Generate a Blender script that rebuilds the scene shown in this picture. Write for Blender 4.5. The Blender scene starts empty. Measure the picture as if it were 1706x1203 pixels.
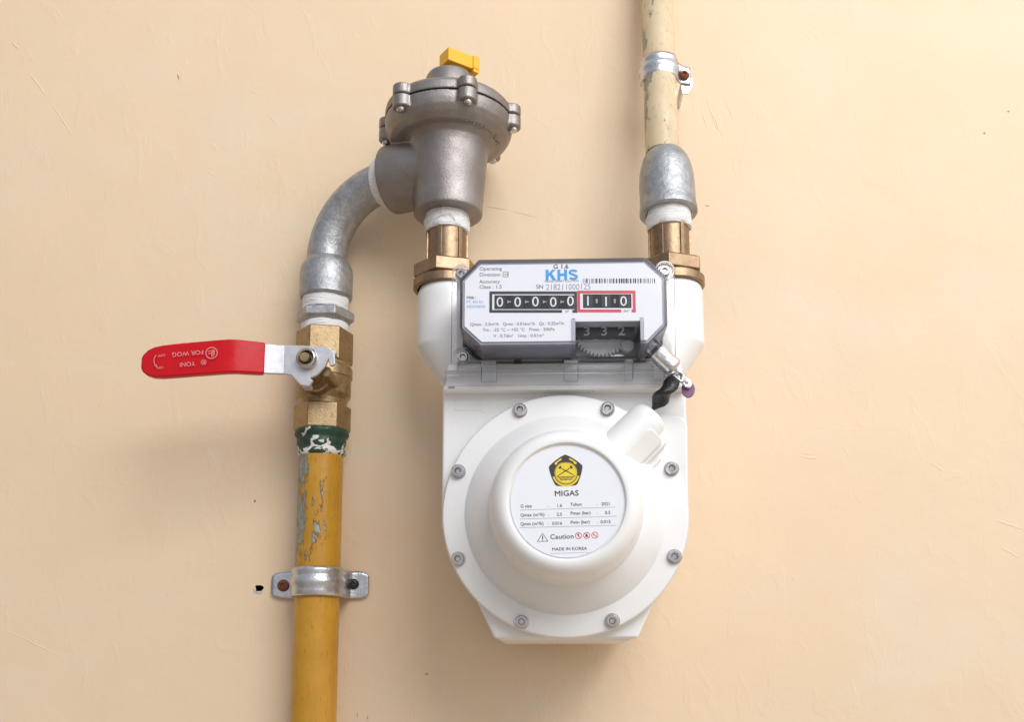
import bpy, bmesh, math, random
from mathutils import Matrix, Vector, noise
R = math.radians
random.seed(7)
scene = bpy.context.scene
COL = scene.collection
ZC = 1.20            # camera height above the floor (m); all fittings are drawn in mm from there

# ------------------------------------------------------------------ camera
cam_d = bpy.data.cameras.new("camera"); cam = bpy.data.objects.new("camera", cam_d); COL.objects.link(cam)
cam.location = (0, -0.623, ZC)
cam.rotation_euler = (R(99), 0, R(1.93))
cam_d.sensor_width = 36.0; cam_d.lens = 36.0 * 1700 / 1706
cam_d.shift_y = 250 / 1706
cam_d.clip_start = 0.01; cam_d.clip_end = 50
scene.camera = cam

# ------------------------------------------------------------------ light
world = bpy.data.worlds.new("World"); scene.world = world; world.use_nodes = True
wn, wl = world.node_tree.nodes, world.node_tree.links
wn.clear()
wo = wn.new("ShaderNodeOutputWorld"); wb = wn.new("ShaderNodeBackground")
tc = wn.new("ShaderNodeTexCoord"); sp = wn.new("ShaderNodeSeparateXYZ"); mr = wn.new("ShaderNodeMapRange")
rp = wn.new("ShaderNodeValToRGB")
wl.new(tc.outputs["Generated"], sp.inputs[0]); wl.new(sp.outputs["Z"], mr.inputs["Value"])
mr.inputs["From Min"].default_value = -1; mr.inputs["From Max"].default_value = 1
wl.new(mr.outputs[0], rp.inputs[0])
mx = wn.new("ShaderNodeMapRange"); wl.new(sp.outputs["X"], mx.inputs["Value"])      # the open side lies to the right
mx.inputs["From Min"].default_value = -1; mx.inputs["From Max"].default_value = 1
mx.inputs["To Min"].default_value = 0.45; mx.inputs["To Max"].default_value = 1.45
vm = wn.new("ShaderNodeVectorMath"); vm.operation = 'SCALE'
wl.new(rp.outputs[0], vm.inputs[0]); wl.new(mx.outputs[0], vm.inputs["Scale"])
wl.new(vm.outputs[0], wb.inputs[0]); wl.new(wb.outputs[0], wo.inputs[0])
rp.color_ramp.elements[0].position = 0.40; rp.color_ramp.elements[0].color = (0.50, 0.425, 0.355, 1)
rp.color_ramp.elements[1].position = 0.62; rp.color_ramp.elements[1].color = (0.63, 0.685, 0.785, 1)
wb.inputs[1].default_value = 1.06

def area(name, loc, target, size, power, colour, sy=None):
    d = bpy.data.lights.new(name, 'AREA'); d.energy = power; d.color = colour
    d.shape = 'RECTANGLE'; d.size = size; d.size_y = sy or size
    o = bpy.data.objects.new(name, d); COL.objects.link(o); o.location = loc
    o.rotation_euler = (Vector(target) - Vector(loc)).to_track_quat('-Z', 'Y').to_euler()
    return o
area("sky_opening", (0.62, -1.28, ZC + 1.08), (0.05, 0, ZC + 0.2), 1.0, 21.5, (1.0, 0.985, 0.98), 0.9)
area("side_fill", (1.45, -0.85, ZC + 0.85), (0.05, 0, ZC + 0.25), 1.0, 4.5, (1.0, 0.97, 0.92), 1.2)  # added weak fill lamp that brightens the right side; no real opening there

scene.view_settings.view_transform = 'Standard'; scene.view_settings.look = 'None'
scene.view_settings.exposure = -0.08; scene.view_settings.gamma = 1.0
scene.view_settings.use_curve_mapping = False
scene.cycles.max_bounces = 8; scene.cycles.transparent_max_bounces = 16

# ------------------------------------------------------------------ materials
class N:
    def __init__(s, name):
        s.m = bpy.data.materials.new(name); s.m.use_nodes = True
        s.t = s.m.node_tree; s.n = s.t.nodes; s.l = s.t.links
        s.b = s.n["Principled BSDF"]; s.co = s.n.new("ShaderNodeTexCoord").outputs["Object"]
    def noise(s, scale, detail=4, rough=.55, stretch=None, dist=0.0):
        t = s.n.new("ShaderNodeTexNoise"); t.inputs["Scale"].default_value = scale
        t.inputs["Detail"].default_value = detail; t.inputs["Roughness"].default_value = rough
        t.inputs["Distortion"].default_value = dist
        c = s.co
        if stretch:
            mp = s.n.new("ShaderNodeMapping"); mp.inputs["Scale"].default_value = stretch
            s.l.new(c, mp.inputs[0]); c = mp.outputs[0]
        s.l.new(c, t.inputs["Vector"]); return t.outputs["Fac"]
    def ramp(s, fac, stops):
        r = s.n.new("ShaderNodeValToRGB"); e = r.color_ramp.elements
        while len(e) < len(stops): e.new(0.5)
        for i, (p, c) in enumerate(stops):
            e[i].position = p
            e[i].color = (*c, 1) if isinstance(c, tuple) else (c, c, c, 1)
        s.l.new(fac, r.inputs[0]); return r.outputs[0]
    def mix(s, fac, a, b):
        m = s.n.new("ShaderNodeMix"); m.data_type = 'RGBA'
        for sock, v in ((m.inputs[0], fac), (m.inputs[6], a), (m.inputs[7], b)):
            if isinstance(v, (tuple, float, int)): sock.default_value = (*v, 1) if isinstance(v, tuple) else v
            else: s.l.new(v, sock)
        return m.outputs[2]
    def math(s, op, a, b=0.0):
        m = s.n.new("ShaderNodeMath"); m.operation = op
        for sock, v in ((m.inputs[0], a), (m.inputs[1], b)):
            if isinstance(v, (float, int)): sock.default_value = v
            else: s.l.new(v, sock)
        return m.outputs[0]
    def sep(s):
        q = s.n.new("ShaderNodeSeparateXYZ"); s.l.new(s.co, q.inputs[0]); return q.outputs
    def set(s, **k):
        for n, v in k.items():
            i = s.b.inputs[n.replace("_", " ")]
            if isinstance(v, tuple): i.default_value = (*v, 1)
            elif isinstance(v, (float, int)): i.default_value = v
            else: s.l.new(v, i)
        return s
    def bump(s, h, dist, strength=1.0):
        b = s.n.new("ShaderNodeBump"); b.inputs["Distance"].default_value = dist
        b.inputs["Strength"].default_value = strength
        s.l.new(h, b.inputs["Height"]); s.l.new(b.outputs[0], s.b.inputs["Normal"]); return s

def plain(name, c, rough=.5, metal=0.0, var=.08, scale=120, bump=0.0, bscale=900, coat=0.0):
    k = N(name)
    f = k.noise(scale, 5)
    lo = tuple(x * (1 - var) for x in c); hi = tuple(min(1, x * (1 + var)) for x in c)
    k.set(Base_Color=k.ramp(f, [(.3, lo), (.7, hi)]), Metallic=metal)
    k.set(Roughness=k.ramp(k.noise(scale * 2.3, 4), [(.3, max(0.02, rough - .06)), (.7, min(1, rough + .08))]))
    if coat: k.set(Coat_Weight=coat, Coat_Roughness=.15)
    if bump: k.bump(k.noise(bscale, 4), bump)
    return k.m
M = {}
# wall paint over plaster
k = N("wall_paint")
big = k.noise(3.2, 3); mid = k.noise(28, 5)
c = k.ramp(big, [(.3, (.795, .610, .405)), (.7, (.825, .645, .442))])
c = k.mix(k.ramp(mid, [(.38, 0.0), (.72, .38)]), c, (.77, .595, .402))
c = k.mix(k.ramp(k.noise(7.5, 6, .62, (1, 1, 1.6), .7), [(.52, 0.0), (.70, .42)]), c, (.755, .665, .540))      # old greyish patches in the paint
c = k.mix(k.ramp(k.noise(520, 2), [(.76, 0.0), (.82, .25)]), c, (.56, .42, .29))
k.set(Base_Color=c, Roughness=k.ramp(k.noise(11, 4), [(.3, .52), (.7, .68)]))
h = k.math('ADD', k.noise(9, 6, .62), k.math('MULTIPLY', k.ramp(k.noise(38, 4, .55, (1.6, 1, .8), .8), [(.58, 0.0), (.66, 1.0), (.80, .2)]), .07))
h = k.math('ADD', h, k.math('MULTIPLY', k.noise(150, 5, .62), .05))
k.bump(h, .0018, .65); M['wall'] = k.m
M['plaster'] = plain("bare_plaster", (.52, .50, .47), .8, var=.2, scale=400, bump=.0004)
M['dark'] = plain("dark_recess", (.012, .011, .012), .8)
M['crack'] = plain("dirt_mark", (.30, .20, .125), .8)
# cast aluminium
k = N("cast_aluminium")
c = k.ramp(k.noise(70, 5), [(.3, (.255, .226, .210)), (.7, (.345, .315, .300))])
c = k.mix(k.ramp(k.noise(900, 3), [(.62, 0.0), (.8, .5)]), c, (.17, .15, .14))
k.set(Base_Color=c, Metallic=.8, Roughness=k.ramp(k.noise(160, 4), [(.3, .38), (.7, .50)]))
k.bump(k.math('ADD', k.noise(1300, 4), k.math('MULTIPLY', k.noise(180, 5), 1.0)), .00020); M['cast'] = k.m
# galvanised iron
k = N("galvanised_iron")
c = k.ramp(k.noise(220, 6, .65), [(.3, (.32, .33, .335)), (.55, (.42, .43, .435)), (.78, (.55, .56, .56))])
c = k.mix(k.ramp(k.noise(90, 5), [(.55, 0.0), (.74, .6)]), c, (.19, .185, .17))
k.set(Base_Color=c, Metallic=.80, Roughness=k.ramp(k.noise(380, 4), [(.3, .36), (.7, .52)]))
k.bump(k.math('ADD', k.noise(420, 4), k.math('MULTIPLY', k.noise(1600, 3), .5)), .00034); M['galv'] = k.m
# brass
def brass(name, a, b, dirt):
    k = N(name)
    c = k.ramp(k.noise(130, 5), [(.3, a), (.7, b)])
    c = k.mix(k.ramp(k.noise(340, 4), [(.52, 0.0), (.74, .7)]), c, dirt)
    k.set(Base_Color=c, Metallic=.94, Roughness=k.ramp(k.noise(260, 4), [(.3, .32), (.7, .46)]))
    k.bump(k.noise(1400, 3), .00010); return k.m
M['brass'] = brass("valve_brass", (.33, .235, .125), (.43, .31, .175), (.17, .11, .06))
M['brass2'] = brass("union_brass", (.29, .195, .118), (.37, .255, .16), (.17, .105, .062))
M['steel'] = plain("bright_steel", (.58, .56, .55), .22, 1.0, var=.12, scale=300)
M['zinc'] = plain("zinc_plated_steel", (.62, .62, .64), .28, .95, var=.12, scale=180, bump=.0002, bscale=700)
M['lever'] = plain("lever_steel", (.63, .63, .65), .42, .7, var=.10, scale=250)
M['rust'] = plain("rusty_screw", (.20, .065, .035), .7, .3, var=.35, scale=600, bump=.0003)
M['black_screw'] = plain("black_screw", (.03, .028, .028), .35, .4)
# thread tape
k = N("thread_tape"); f = k.noise(260, 4, .6, (.5, .5, 3.0))
k.set(Base_Color=k.ramp(f, [(.3, (.76, .74, .73)), (.7, (.84, .83, .82))]), Roughness=.55, Subsurface_Weight=.05)
k.bump(f, .0011); M['tape'] = k.m
# painted pipes
def chipped(name, paint, paint2, z0, z1, amount, xbias, bands):
    k = N(name); q = k.sep()
    base = k.ramp(k.noise(60, 5), [(.3, paint), (.7, paint2)])
    base = k.mix(k.ramp(k.noise(700, 4, .6, (1, 1, .25)), [(.58, 0.0), (.74, .6)]), base, tuple(x * .45 for x in paint))
    base = k.mix(k.ramp(k.noise(30, 6, .65, (1, 1, .5), .4), [(.50, 0.0), (.72, .35)]), base, tuple(x * .62 + .02 for x in paint))
    n1 = k.noise(115, 8, .68, (1.2, 1.2, .42), .35)
    mz = k.n.new("ShaderNodeMapRange"); k.l.new(q["Z"], mz.inputs[0])
    mz.inputs[1].default_value = z0 * .001; mz.inputs[2].default_value = (z0 + 22) * .001
    mz2 = k.n.new("ShaderNodeMapRange"); k.l.new(q["Z"], mz2.inputs[0])
    mz2.inputs[1].default_value = z1 * .001; mz2.inputs[2].default_value = (z1 + 15) * .001
    mz2.inputs[3].default_value = 1; mz2.inputs[4].default_value = 0
    mx = k.n.new("ShaderNodeMapRange"); k.l.new(q["X"], mx.inputs[0])
    mx.inputs[1].default_value = xbias[0] * .001; mx.inputs[2].default_value = xbias[1] * .001
    mx.inputs[3].default_value = xbias[2]; mx.inputs[4].default_value = xbias[3]
    msk = k.math('MULTIPLY', k.math('MULTIPLY', mz.outputs[0], mz2.outputs[0]), mx.outputs[0])
    v = k.math('ADD', n1, k.math('MULTIPLY', msk, amount))
    chip = k.ramp(v, [(.715, 0.0), (.735, 1.0)])
    edge = k.ramp(v, [(.695, 0.0), (.718, .7), (.745, 0.0)])
    steel = k.ramp(k.noise(420, 4), [(.3, (.24, .27, .235)), (.7, (.42, .44, .39))])
    c = k.mix(chip, base, steel); c = k.mix(edge, c, tuple(x * .35 for x in paint))
    k.set(Base_Color=c, Roughness=k.mix(chip, (.27, .27, .27), (.5, .5, .5)), Metallic=k.math('MULTIPLY', chip, .5))
    k.set(Specular_IOR_Level=.5)
    h = k.math('ADD', k.math('MULTIPLY', chip, -.6), k.math('MULTIPLY', k.noise(240, 4), .35))
    k.bump(h, .0004); return k.m
M['yellow_pipe'] = chipped("yellow_pipe_paint", (.50, .245, .018), (.58, .300, .028), 112, 182, .268, (-12, 12, 1.0, .12), None)
M['cream_pipe'] = chipped("cream_pipe_paint", (.62, .49, .30), (.69, .565, .37), -30, 200, .16, (-10, 4, 1.0, .30), None)
# green thread compound smeared over white tape
k = N("green_compound")
f = k.noise(120, 5, .55, (1, 1, 1.5), .8)
qz = k.n.new('ShaderNodeMapRange'); k.l.new(k.sep()['Z'], qz.inputs[0]); qz.inputs[1].default_value = .189; qz.inputs[2].default_value = .205
qz.inputs[3].default_value = .11; qz.inputs[4].default_value = -.07
c = k.mix(k.ramp(k.math('ADD', f, qz.outputs[0]), [(.575, 0.0), (.60, 1.0)]), (.018, .055, .032), (.72, .70, .66))
k.set(Base_Color=c, Roughness=.45); k.bump(f, .0012); M['green'] = k.m
M['white'] = plain("white_enamel", (.815, .812, .80), .30, var=.022, scale=16, bump=.00006, bscale=700)
M['white_plastic'] = plain("white_housing", (.80, .79, .755), .42, var=.015, scale=30)
M['label'] = plain("printed_label", (.80, .815, .87), .42, var=.01)
M['ink'] = plain("black_ink", (.035, .034, .042), .5)
M['grey_ink'] = plain("grey_ink", (.30, .30, .36), .5)
M['blue_ink'] = plain("blue_ink", (.045, .33, .80), .5)
M['red_ink'] = plain("red_ink", (.70, .055, .085), .5)
M['emb_black'] = plain("emblem_black", (.045, .035, .035), .5)
M['emb_yellow'] = plain("emblem_yellow", (.80, .62, .035), .5)
M['drum'] = plain("counter_drum", (.020, .022, .026), .45)
M['digit'] = plain("counter_digit", (.80, .80, .80), .5)
M['frame_black'] = plain("counter_frame", (.03, .03, .04), .5)
M['housing'] = plain("grey_housing", (.36, .37, .435), .40, var=.06, scale=60)
M['gear'] = plain("gear_nylon", (.62, .63, .64), .5)
M['gap'] = plain("gasket_black", (.018, .018, .022), .7)
M['red'] = plain("red_vinyl", (.55, .006, .012), .24, var=.06, scale=90, bump=.00005, bscale=300)
for _n, _v in (('red', .24),): M[_n].node_tree.nodes['Principled BSDF'].inputs['Specular IOR Level'].default_value = _v
M['pale_print'] = plain("pale_print", (.72, .30, .30), .5)
M['yellow'] = plain("yellow_plastic", (.90, .46, .014), .36, var=.04)
M['purple'] = plain("purple_plastic", (.22, .09, .20), .35)
M['black_tape'] = plain("black_tape", (.018, .016, .016), .22, var=.3, scale=500, bump=.0006, bscale=500)
M['foil'] = plain("seal_foil", (.72, .71, .71), .30, 1.0, var=.1, bump=.0005, bscale=260)
M['lead'] = plain("seal_lead", (.72, .72, .73), .30, .8, var=.2, scale=500, bump=.0006, bscale=500)
def clear(name, tint, refl):
    m = bpy.data.materials.new(name); m.use_nodes = True; t = m.node_tree; t.nodes.clear()
    o = t.nodes.new("ShaderNodeOutputMaterial"); mx = t.nodes.new("ShaderNodeMixShader")
    tr = t.nodes.new("ShaderNodeBsdfTransparent"); tr.inputs[0].default_value = (*tint, 1)
    gl = t.nodes.new("ShaderNodeBsdfGlossy"); gl.inputs["Roughness"].default_value = .07
    fr = t.nodes.new("ShaderNodeFresnel"); fr.inputs[0].default_value = 1.49
    ma = t.nodes.new("ShaderNodeMath"); ma.operation = 'MULTIPLY_ADD'
    ma.inputs[1].default_value = refl; ma.inputs[2].default_value = .03 if refl > .5 else .012; ma.use_clamp = True
    t.links.new(fr.outputs[0], ma.inputs[0]); t.links.new(ma.outputs[0], mx.inputs[0])
    t.links.new(tr.outputs[0], mx.inputs[1]); t.links.new(gl.outputs[0], mx.inputs[2])
    t.links.new(mx.outputs[0], o.inputs[0]); return m
M['clear'] = clear("clear_polycarbonate", (.985, .985, .99), .8)
M['clear_front'] = clear("clear_window", (.985, .985, .99), .35)
M['clear_smoke'] = clear("tinted_polycarbonate", (.93, .93, .96), .9)

# ------------------------------------------------------------------ mesh helpers (all lengths in mm)
FRONT = Matrix(((1, 0, 0, 0), (0, 0, -1, 0), (0, 1, 0, 0), (0, 0, 0, 1)))   # local x,y,z -> world x, up, towards viewer
def at(x, off, z): return Matrix.Translation((x, -off, z))
def axis(o, d):
    """frame at o (x,off,z) with local z along world direction d"""
    d = Vector(d).normalized()
    return Matrix.Translation((o[0], -o[1], o[2])) @ d.to_track_quat('Z', 'Y').to_matrix().to_4x4()
I4 = Matrix.Identity(4)
class B:
    def __init__(s): s.bm = bmesh.new()
    def _f(s, vs):
        try: return s.bm.faces.new(vs)
        except ValueError: return None
    def lathe(s, prof, mat=I4, seg=48, phase=0.0, a0=0.0, a1=2 * math.pi, wob=0.0):
        full = abs(a1 - a0 - 2 * math.pi) < 1e-6
        n = seg if full else seg + 1
        rings = []
        for r, h in prof:
            if r < 1e-6: rings.append([s.bm.verts.new(mat @ Vector((0, 0, h)))]); continue
            ring = []
            for i in range(n):
                a = a0 + (a1 - a0) * i / seg + phase
                rr = r + (wob * noise.noise(Vector((math.cos(a) * 2, math.sin(a) * 2, h * .35))) if wob else 0)
                ring.append(s.bm.verts.new(mat @ Vector((rr * math.cos(a), rr * math.sin(a), h))))
            rings.append(ring)
        for A, C in zip(rings, rings[1:]):
            for i in range(seg):
                j = (i + 1) % n
                if len(A) == 1 and len(C) == 1: continue
                if len(A) == 1: s._f((A[0], C[i], C[j]))
                elif len(C) == 1: s._f((A[i], A[j], C[0]))
                else: s._f((A[i], A[j], C[j], C[i]))
        return s
    def rod(s, r, h0, h1, mat=I4, seg=32, ch=0.0, phase=0.0):
        c = min(ch, r * .9, abs(h1 - h0) * .45)
        p = [(0, h0)] + ([(r - c, h0), (r, h0 + c), (r, h1 - c), (r - c, h1)] if c else [(r, h0), (r, h1)]) + [(0, h1)]
        return s.lathe(p, mat, seg, phase)
    def prism(s, poly, h0, h1, mat=I4):
        a = [s.bm.verts.new(mat @ Vector((x, y, h0))) for x, y in poly]
        b = [s.bm.verts.new(mat @ Vector((x, y, h1))) for x, y in poly]
        s._f(a[::-1]); s._f(b)
        for i in range(len(poly)):
            j = (i + 1) % len(poly); s._f((a[i], a[j], b[j], b[i]))
        return s
    def fprism(s, poly, off0, off1):                # outline (x,z) seen from the front, between two distances off the wall
        return s.prism(poly, off0, off1, FRONT)
    def fbox(s, x0, x1, z0, z1, o0, o1): return s.fprism([(x0, z0), (x1, z0), (x1, z1), (x0, z1)], o0, o1)
    def sheet(s, poly, off):
        s._f([s.bm.verts.new(FRONT @ Vector((x, y, off))) for x, y in poly]); return s
    def tube(s, pts, r, seg=12, cap=True, rr=None):
        pts = [Vector(p) for p in pts]; rings = []; up = Vector((0.123, .3, .9)).normalized()
        for i, p in enumerate(pts):
            d = (pts[min(i + 1, len(pts) - 1)] - pts[max(i - 1, 0)]).normalized()
            u = (up - d * up.dot(d)).normalized(); v = d.cross(u); up = u
            rad = rr[i] if rr else r
            rings.append([s.bm.verts.new(p + (u * math.cos(2 * math.pi * k / seg) + v * math.sin(2 * math.pi * k / seg)) * rad) for k in range(seg)])
        for A, C in zip(rings, rings[1:]):
            for k in range(seg): s._f((A[k], A[(k + 1) % seg], C[(k + 1) % seg], C[k]))
        if cap: s._f(rings[0][::-1]); s._f(rings[-1])
        return s

def W(v): return Vector((v[0] * .001, v[1] * .001, v[2] * .001 + ZC))
BASE = {}
def thing(name, base, label, cat, group=None):
    o = bpy.data.objects.new(name, None); COL.objects.link(o); o.empty_display_size = .01
    b = (base[0], -base[1], base[2]); o.location = W(b); BASE[o.name] = Vector(b)
    o['label'] = label; o['category'] = cat
    if group: o['group'] = group
    return o
def top(o):
    while o.parent: o = o.parent
    return o
def part(name, b, mat, parent, bevel=0.0, seg=2, ang=32, remesh=0.0, smooth=0, label=None, solid=0.0):
    bm = b.bm if isinstance(b, B) else b
    org = BASE[top(parent).name] if parent else Vector((0, 0, 0))
    for v in bm.verts: v.co = (v.co - org) * .001
    bmesh.ops.recalc_face_normals(bm, faces=bm.faces[:])
    me = bpy.data.meshes.new(name); bm.to_mesh(me); bm.free()
    for p in me.polygons: p.use_smooth = True
    me.set_sharp_from_angle(angle=R(ang))
    me.materials.append(M[mat] if isinstance(mat, str) else mat)
    o = bpy.data.objects.new(name, me); COL.objects.link(o)
    if parent: o.parent = parent
    if solid:
        m = o.modifiers.new("thick", 'SOLIDIFY'); m.thickness = solid * .001; m.offset = 1
    if remesh:
        m = o.modifiers.new("cast", 'REMESH'); m.mode = 'VOXEL'; m.voxel_size = remesh * .001; m.use_smooth_shade = True
        m = o.modifiers.new("soften", 'SMOOTH'); m.iterations = smooth or 8; m.factor = .5
    elif bevel:
        m = o.modifiers.new("edge", 'BEVEL'); m.width = bevel * .001; m.segments = seg
        m.limit_method = 'ANGLE'; m.angle_limit = R(28); m.harden_normals = True
    if label: o['label'] = label
    return o
def circ(cx, cz, r, n=32, a0=0.0, a1=360.0):
    return [(cx + r * math.cos(R(a0 + (a1 - a0) * i / n)), cz + r * math.sin(R(a0 + (a1 - a0) * i / n))) for i in range(n + (0 if abs(a1 - a0) >= 360 else 1))]
def text(body, size, x, z, off, mat, parent, align='LEFT', rot=0.0, xs=1.0, bold=0.0, name='lettering', track=1.0):
    cu = bpy.data.curves.new(name, 'FONT'); cu.body = body; cu.size = size; cu.align_x = align
    cu.resolution_u = 3; cu.space_character = track
    tmp = bpy.data.objects.new(name, cu); COL.objects.link(tmp)
    dg = bpy.context.evaluated_depsgraph_get()
    me = bpy.data.meshes.new_from_object(tmp.evaluated_get(dg))
    bpy.data.objects.remove(tmp); bpy.data.curves.remove(cu)
    org = BASE[top(parent).name]
    mtx = Matrix.Translation((x, -off, z)) @ FRONT @ Matrix.Rotation(R(rot), 4, 'Z') @ Matrix.Diagonal((xs, 1, 1, 1))
    if bold:                                   # heavier stroke: the outline printed again a hair to each side
        bb = bmesh.new(); bb.from_mesh(me); src = bb.faces[:]
        for n_, (dx, dz) in enumerate(((1, 0), (-1, 0), (0, 1), (0, -1))):
            g_ = bmesh.ops.duplicate(bb, geom=src)['geom']
            for v in g_:
                if isinstance(v, bmesh.types.BMVert): v.co += Vector((dx * bold * size, dz * bold * size, .006 * (n_ + 1)))
        bb.to_mesh(me); bb.free()
    for v in me.vertices: v.co = ((mtx @ v.co) - org) * .001
    me.materials.clear(); me.materials.append(M[mat])
    o = bpy.data.objects.new(name, me); COL.objects.link(o); o.parent = parent
    return o
def ring2(cx, cz, r0, r1, off, n=32, a0=0, a1=360):
    b = B(); A = circ(cx, cz, r0, n, a0, a1); C = circ(cx, cz, r1, n, a0, a1)
    va = [b.bm.verts.new(FRONT @ Vector((*p, off))) for p in A]; vc = [b.bm.verts.new(FRONT @ Vector((*p, off))) for p in C]
    m = len(A)
    for i in range(m if a1 - a0 >= 360 else m - 1): b._f((va[i], va[(i + 1) % m], vc[(i + 1) % m], vc[i]))
    return b
def line(p, q, w, off, b=None):
    b = b or B(); p = Vector(p); q = Vector(q); d = (q - p).normalized(); n = Vector((-d.y, d.x)) * w / 2
    return b.sheet([tuple(p - n), tuple(q - n), tuple(q + n), tuple(p + n)], off)

# ================================================================== WALL
def struct(o): o['kind'] = 'structure'; return o
HX, HZ = -177.0, 51.2
bm = bmesh.new()
outer = [bm.verts.new(FRONT @ Vector(p)) for p in ((-1600, -1190, 0), (1600, -1190, 0), (1600, 1500, 0), (-1600, 1500, 0))]
hole = [(HX + 2.5 * math.cos(a) * (1 + .25 * math.sin(3 * a + 1)), HZ + 2.4 * math.sin(a) * (1 + .22 * math.cos(2 * a))) for a in [2 * math.pi * i / 14 for i in range(14)]]
hv = [bm.verts.new(FRONT @ Vector((*p, 0))) for p in hole]
ed = [bm.edges.new((l[i], l[(i + 1) % len(l)])) for l in (outer, hv) for i in range(len(l))]
bmesh.ops.triangle_fill(bm, edges=ed, use_beauty=True)
org = Vector((0, 0, 0)); BASE['wall'] = org
for v in bm.verts: v.co *= .001
me = bpy.data.meshes.new('wall'); bm.to_mesh(me); bm.free(); me.materials.append(M['wall'])
if me.polygons[0].normal.y > 0: me.flip_normals()
wall = bpy.data.objects.new('wall', me); COL.objects.link(wall); wall.location = (0, 0, ZC); struct(wall)
wall['label'] = 'cream painted plaster wall with trowel marks'
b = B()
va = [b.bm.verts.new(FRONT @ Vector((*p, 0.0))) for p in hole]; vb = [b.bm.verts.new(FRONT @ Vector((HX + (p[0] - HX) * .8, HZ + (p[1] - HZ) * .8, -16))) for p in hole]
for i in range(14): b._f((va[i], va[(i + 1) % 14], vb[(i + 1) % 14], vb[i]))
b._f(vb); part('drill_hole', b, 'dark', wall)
pl = [(HX - 3.6, HZ - 1), (HX - 3.0, HZ - 2.8), (HX - .8, HZ - 3.7), (HX + 1.6, HZ - 3.3), (HX + 2.6, HZ - 1.8), (HX + 2.2, HZ - 2.0), (HX + .3, HZ - 2.8), (HX - 2.0, HZ - 1.6), (HX - 3.0, HZ + .6)]
part('plaster_chip', B().fprism(pl, -.1, .25), 'plaster', wall, bevel=.15)
def ridge(pts, w, h, mat='wall', name='scratch'):
    """low burr of plaster beside a scratch"""
    b = B(); n = len(pts); L, T, Rr = [], [], []
    for i, p in enumerate(pts):
        d = Vector(pts[min(i + 1, n - 1)]) - Vector(pts[max(i - 1, 0)]); d.normalize(); nn = Vector((-d.y, d.x))
        ww = w * (0.15 + .85 * math.sin(math.pi * (i + .15) / (n - 1 + .3)))
        p = Vector(p)
        L.append(b.bm.verts.new(FRONT @ Vector((*(p - nn * ww), -.05)))); Rr.append(b.bm.verts.new(FRONT @ Vector((*(p + nn * ww), -.05))))
        T.append(b.bm.verts.new(FRONT @ Vector((*p, h * (0.2 + .8 * ww / w)))))
    for i in range(n - 1):
        b._f((L[i], L[i + 1], T[i + 1], T[i])); b._f((T[i], T[i + 1], Rr[i + 1], Rr[i]))
    return part(name, b, mat, wall, ang=20)
def wob(p, q, n, j):
    return [(p[0] + (q[0] - p[0]) * i / n + random.uniform(-j, j), p[1] + (q[1] - p[1]) * i / n + random.uniform(-j, j)) for i in range(n + 1)]
for p, q, w, h in [((-360.9, 423.8), (-355, 417.5), .9, .5), ((-349, 402.8), (-333, 381.8), .7, .45), ((-333, 381.8), (-312.5, 351.1), .55, .35),
                   ((-337.5, 27.6), (-291.7, 6.3), .6, .25), ((272, 92), (289.6, 85.3), .9, .4), ((274.6, 75.4), (286, 68), .8, .35),
                   ((157.5, 131.9), (168.4, 130.4), .8, .4), ((157.5, 134), (166, 133.4), .7, .3), ((103.7, 363.2), (106, 352), .6, .35),
                   ((109.6, 363), (116.8, 343.9), .6, .35), ((106, 373.8), (113.1, 350.3), .5, .3), ((119, 372), (124, 356), .5, .3),
                   ((-312, 64.7), (-311.7, 60.2), .5, .3), ((-182, 365.8), (-177.6, 360), .6, .3), ((-69.5, 15.2), (-69.2, 11), .6, .4),
                   ((165.9, 147.8), (229.2, 148.5), .4, .12), ((236, 127), (246, 121), .8, .3), ((-196, 385), (-190, 381), .6, .3), ((-226, 330), (-214, 322), .7, .2)]:
    ridge(wob(p, q, 9, .3), w * 1.1, h * .55)
for p, q, w in [((-39.3, 299.5), (-22.2, 296.3), .28), ((-22.2, 296.3), (-4.7, 291), .25), ((-245.7, 397.5), (-244.6, 392.6), .75), ((103, 297.6), (107.2, 297.5), .55),
                ((-114.4, -24), (-114.2, -27), .4), ((-108, -25.5), (-107.8, -29), .4)]:
    ridge(wob(p, q, 6, .18), w, .06, 'crack', 'scuff_mark')
for x, z, r in [(-181.6, 105.7, 1.0), (284.4, 344.5, .8), (300.8, 359.3, .7), (-72.6, -1, .8), (264.9, 21.3, .6), (232, 4.3, .5), (-261, 144.3, .6), (-181.8, -8.9, .8), (-312, 60, .4), (-76, 96, .6), (150, 385, .5), (60, 200, .4), (-300, 140, .45)][:4]:
    pts = [(x + r * random.uniform(.5, 1.2) * math.cos(a), z + r * random.uniform(.5, 1.2) * math.sin(a)) for a in [i * 1.05 for i in range(6)]]
    part('speck', B().fprism(pts, -.05, .12), 'crack', wall)

# ================================================================== LEFT RISER
XL, OL = -136.3, 20.0
def up(z=0): return at(XL, OL, z)
# lower pipe
t = thing('gas_pipe', (XL, OL, -60), 'yellow painted lower gas pipe with chipped paint below the ball valve', 'pipe')
b = B(); prof = [(11, -420)]
for i in range(0, 61): prof.append((13.35, -420 + i * 9.3))
prof += [(11, 138)]
b.lathe(prof, up(), 48); part('pipe_wall', b, 'yellow_pipe', t)
b = B(); b.lathe([(13.2, 129)] + [(14.0 + .25 * math.sin(i * 1.7) + .16 * i + (1.0 if i > 7 else 0), 130 + i * 1.5) for i in range(11)] + [(13, 147)], up(), 56, wob=.8)
part('thread_sealant', b, 'green', t, ang=50, label='dark green jointing compound smeared over white tape')

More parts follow.
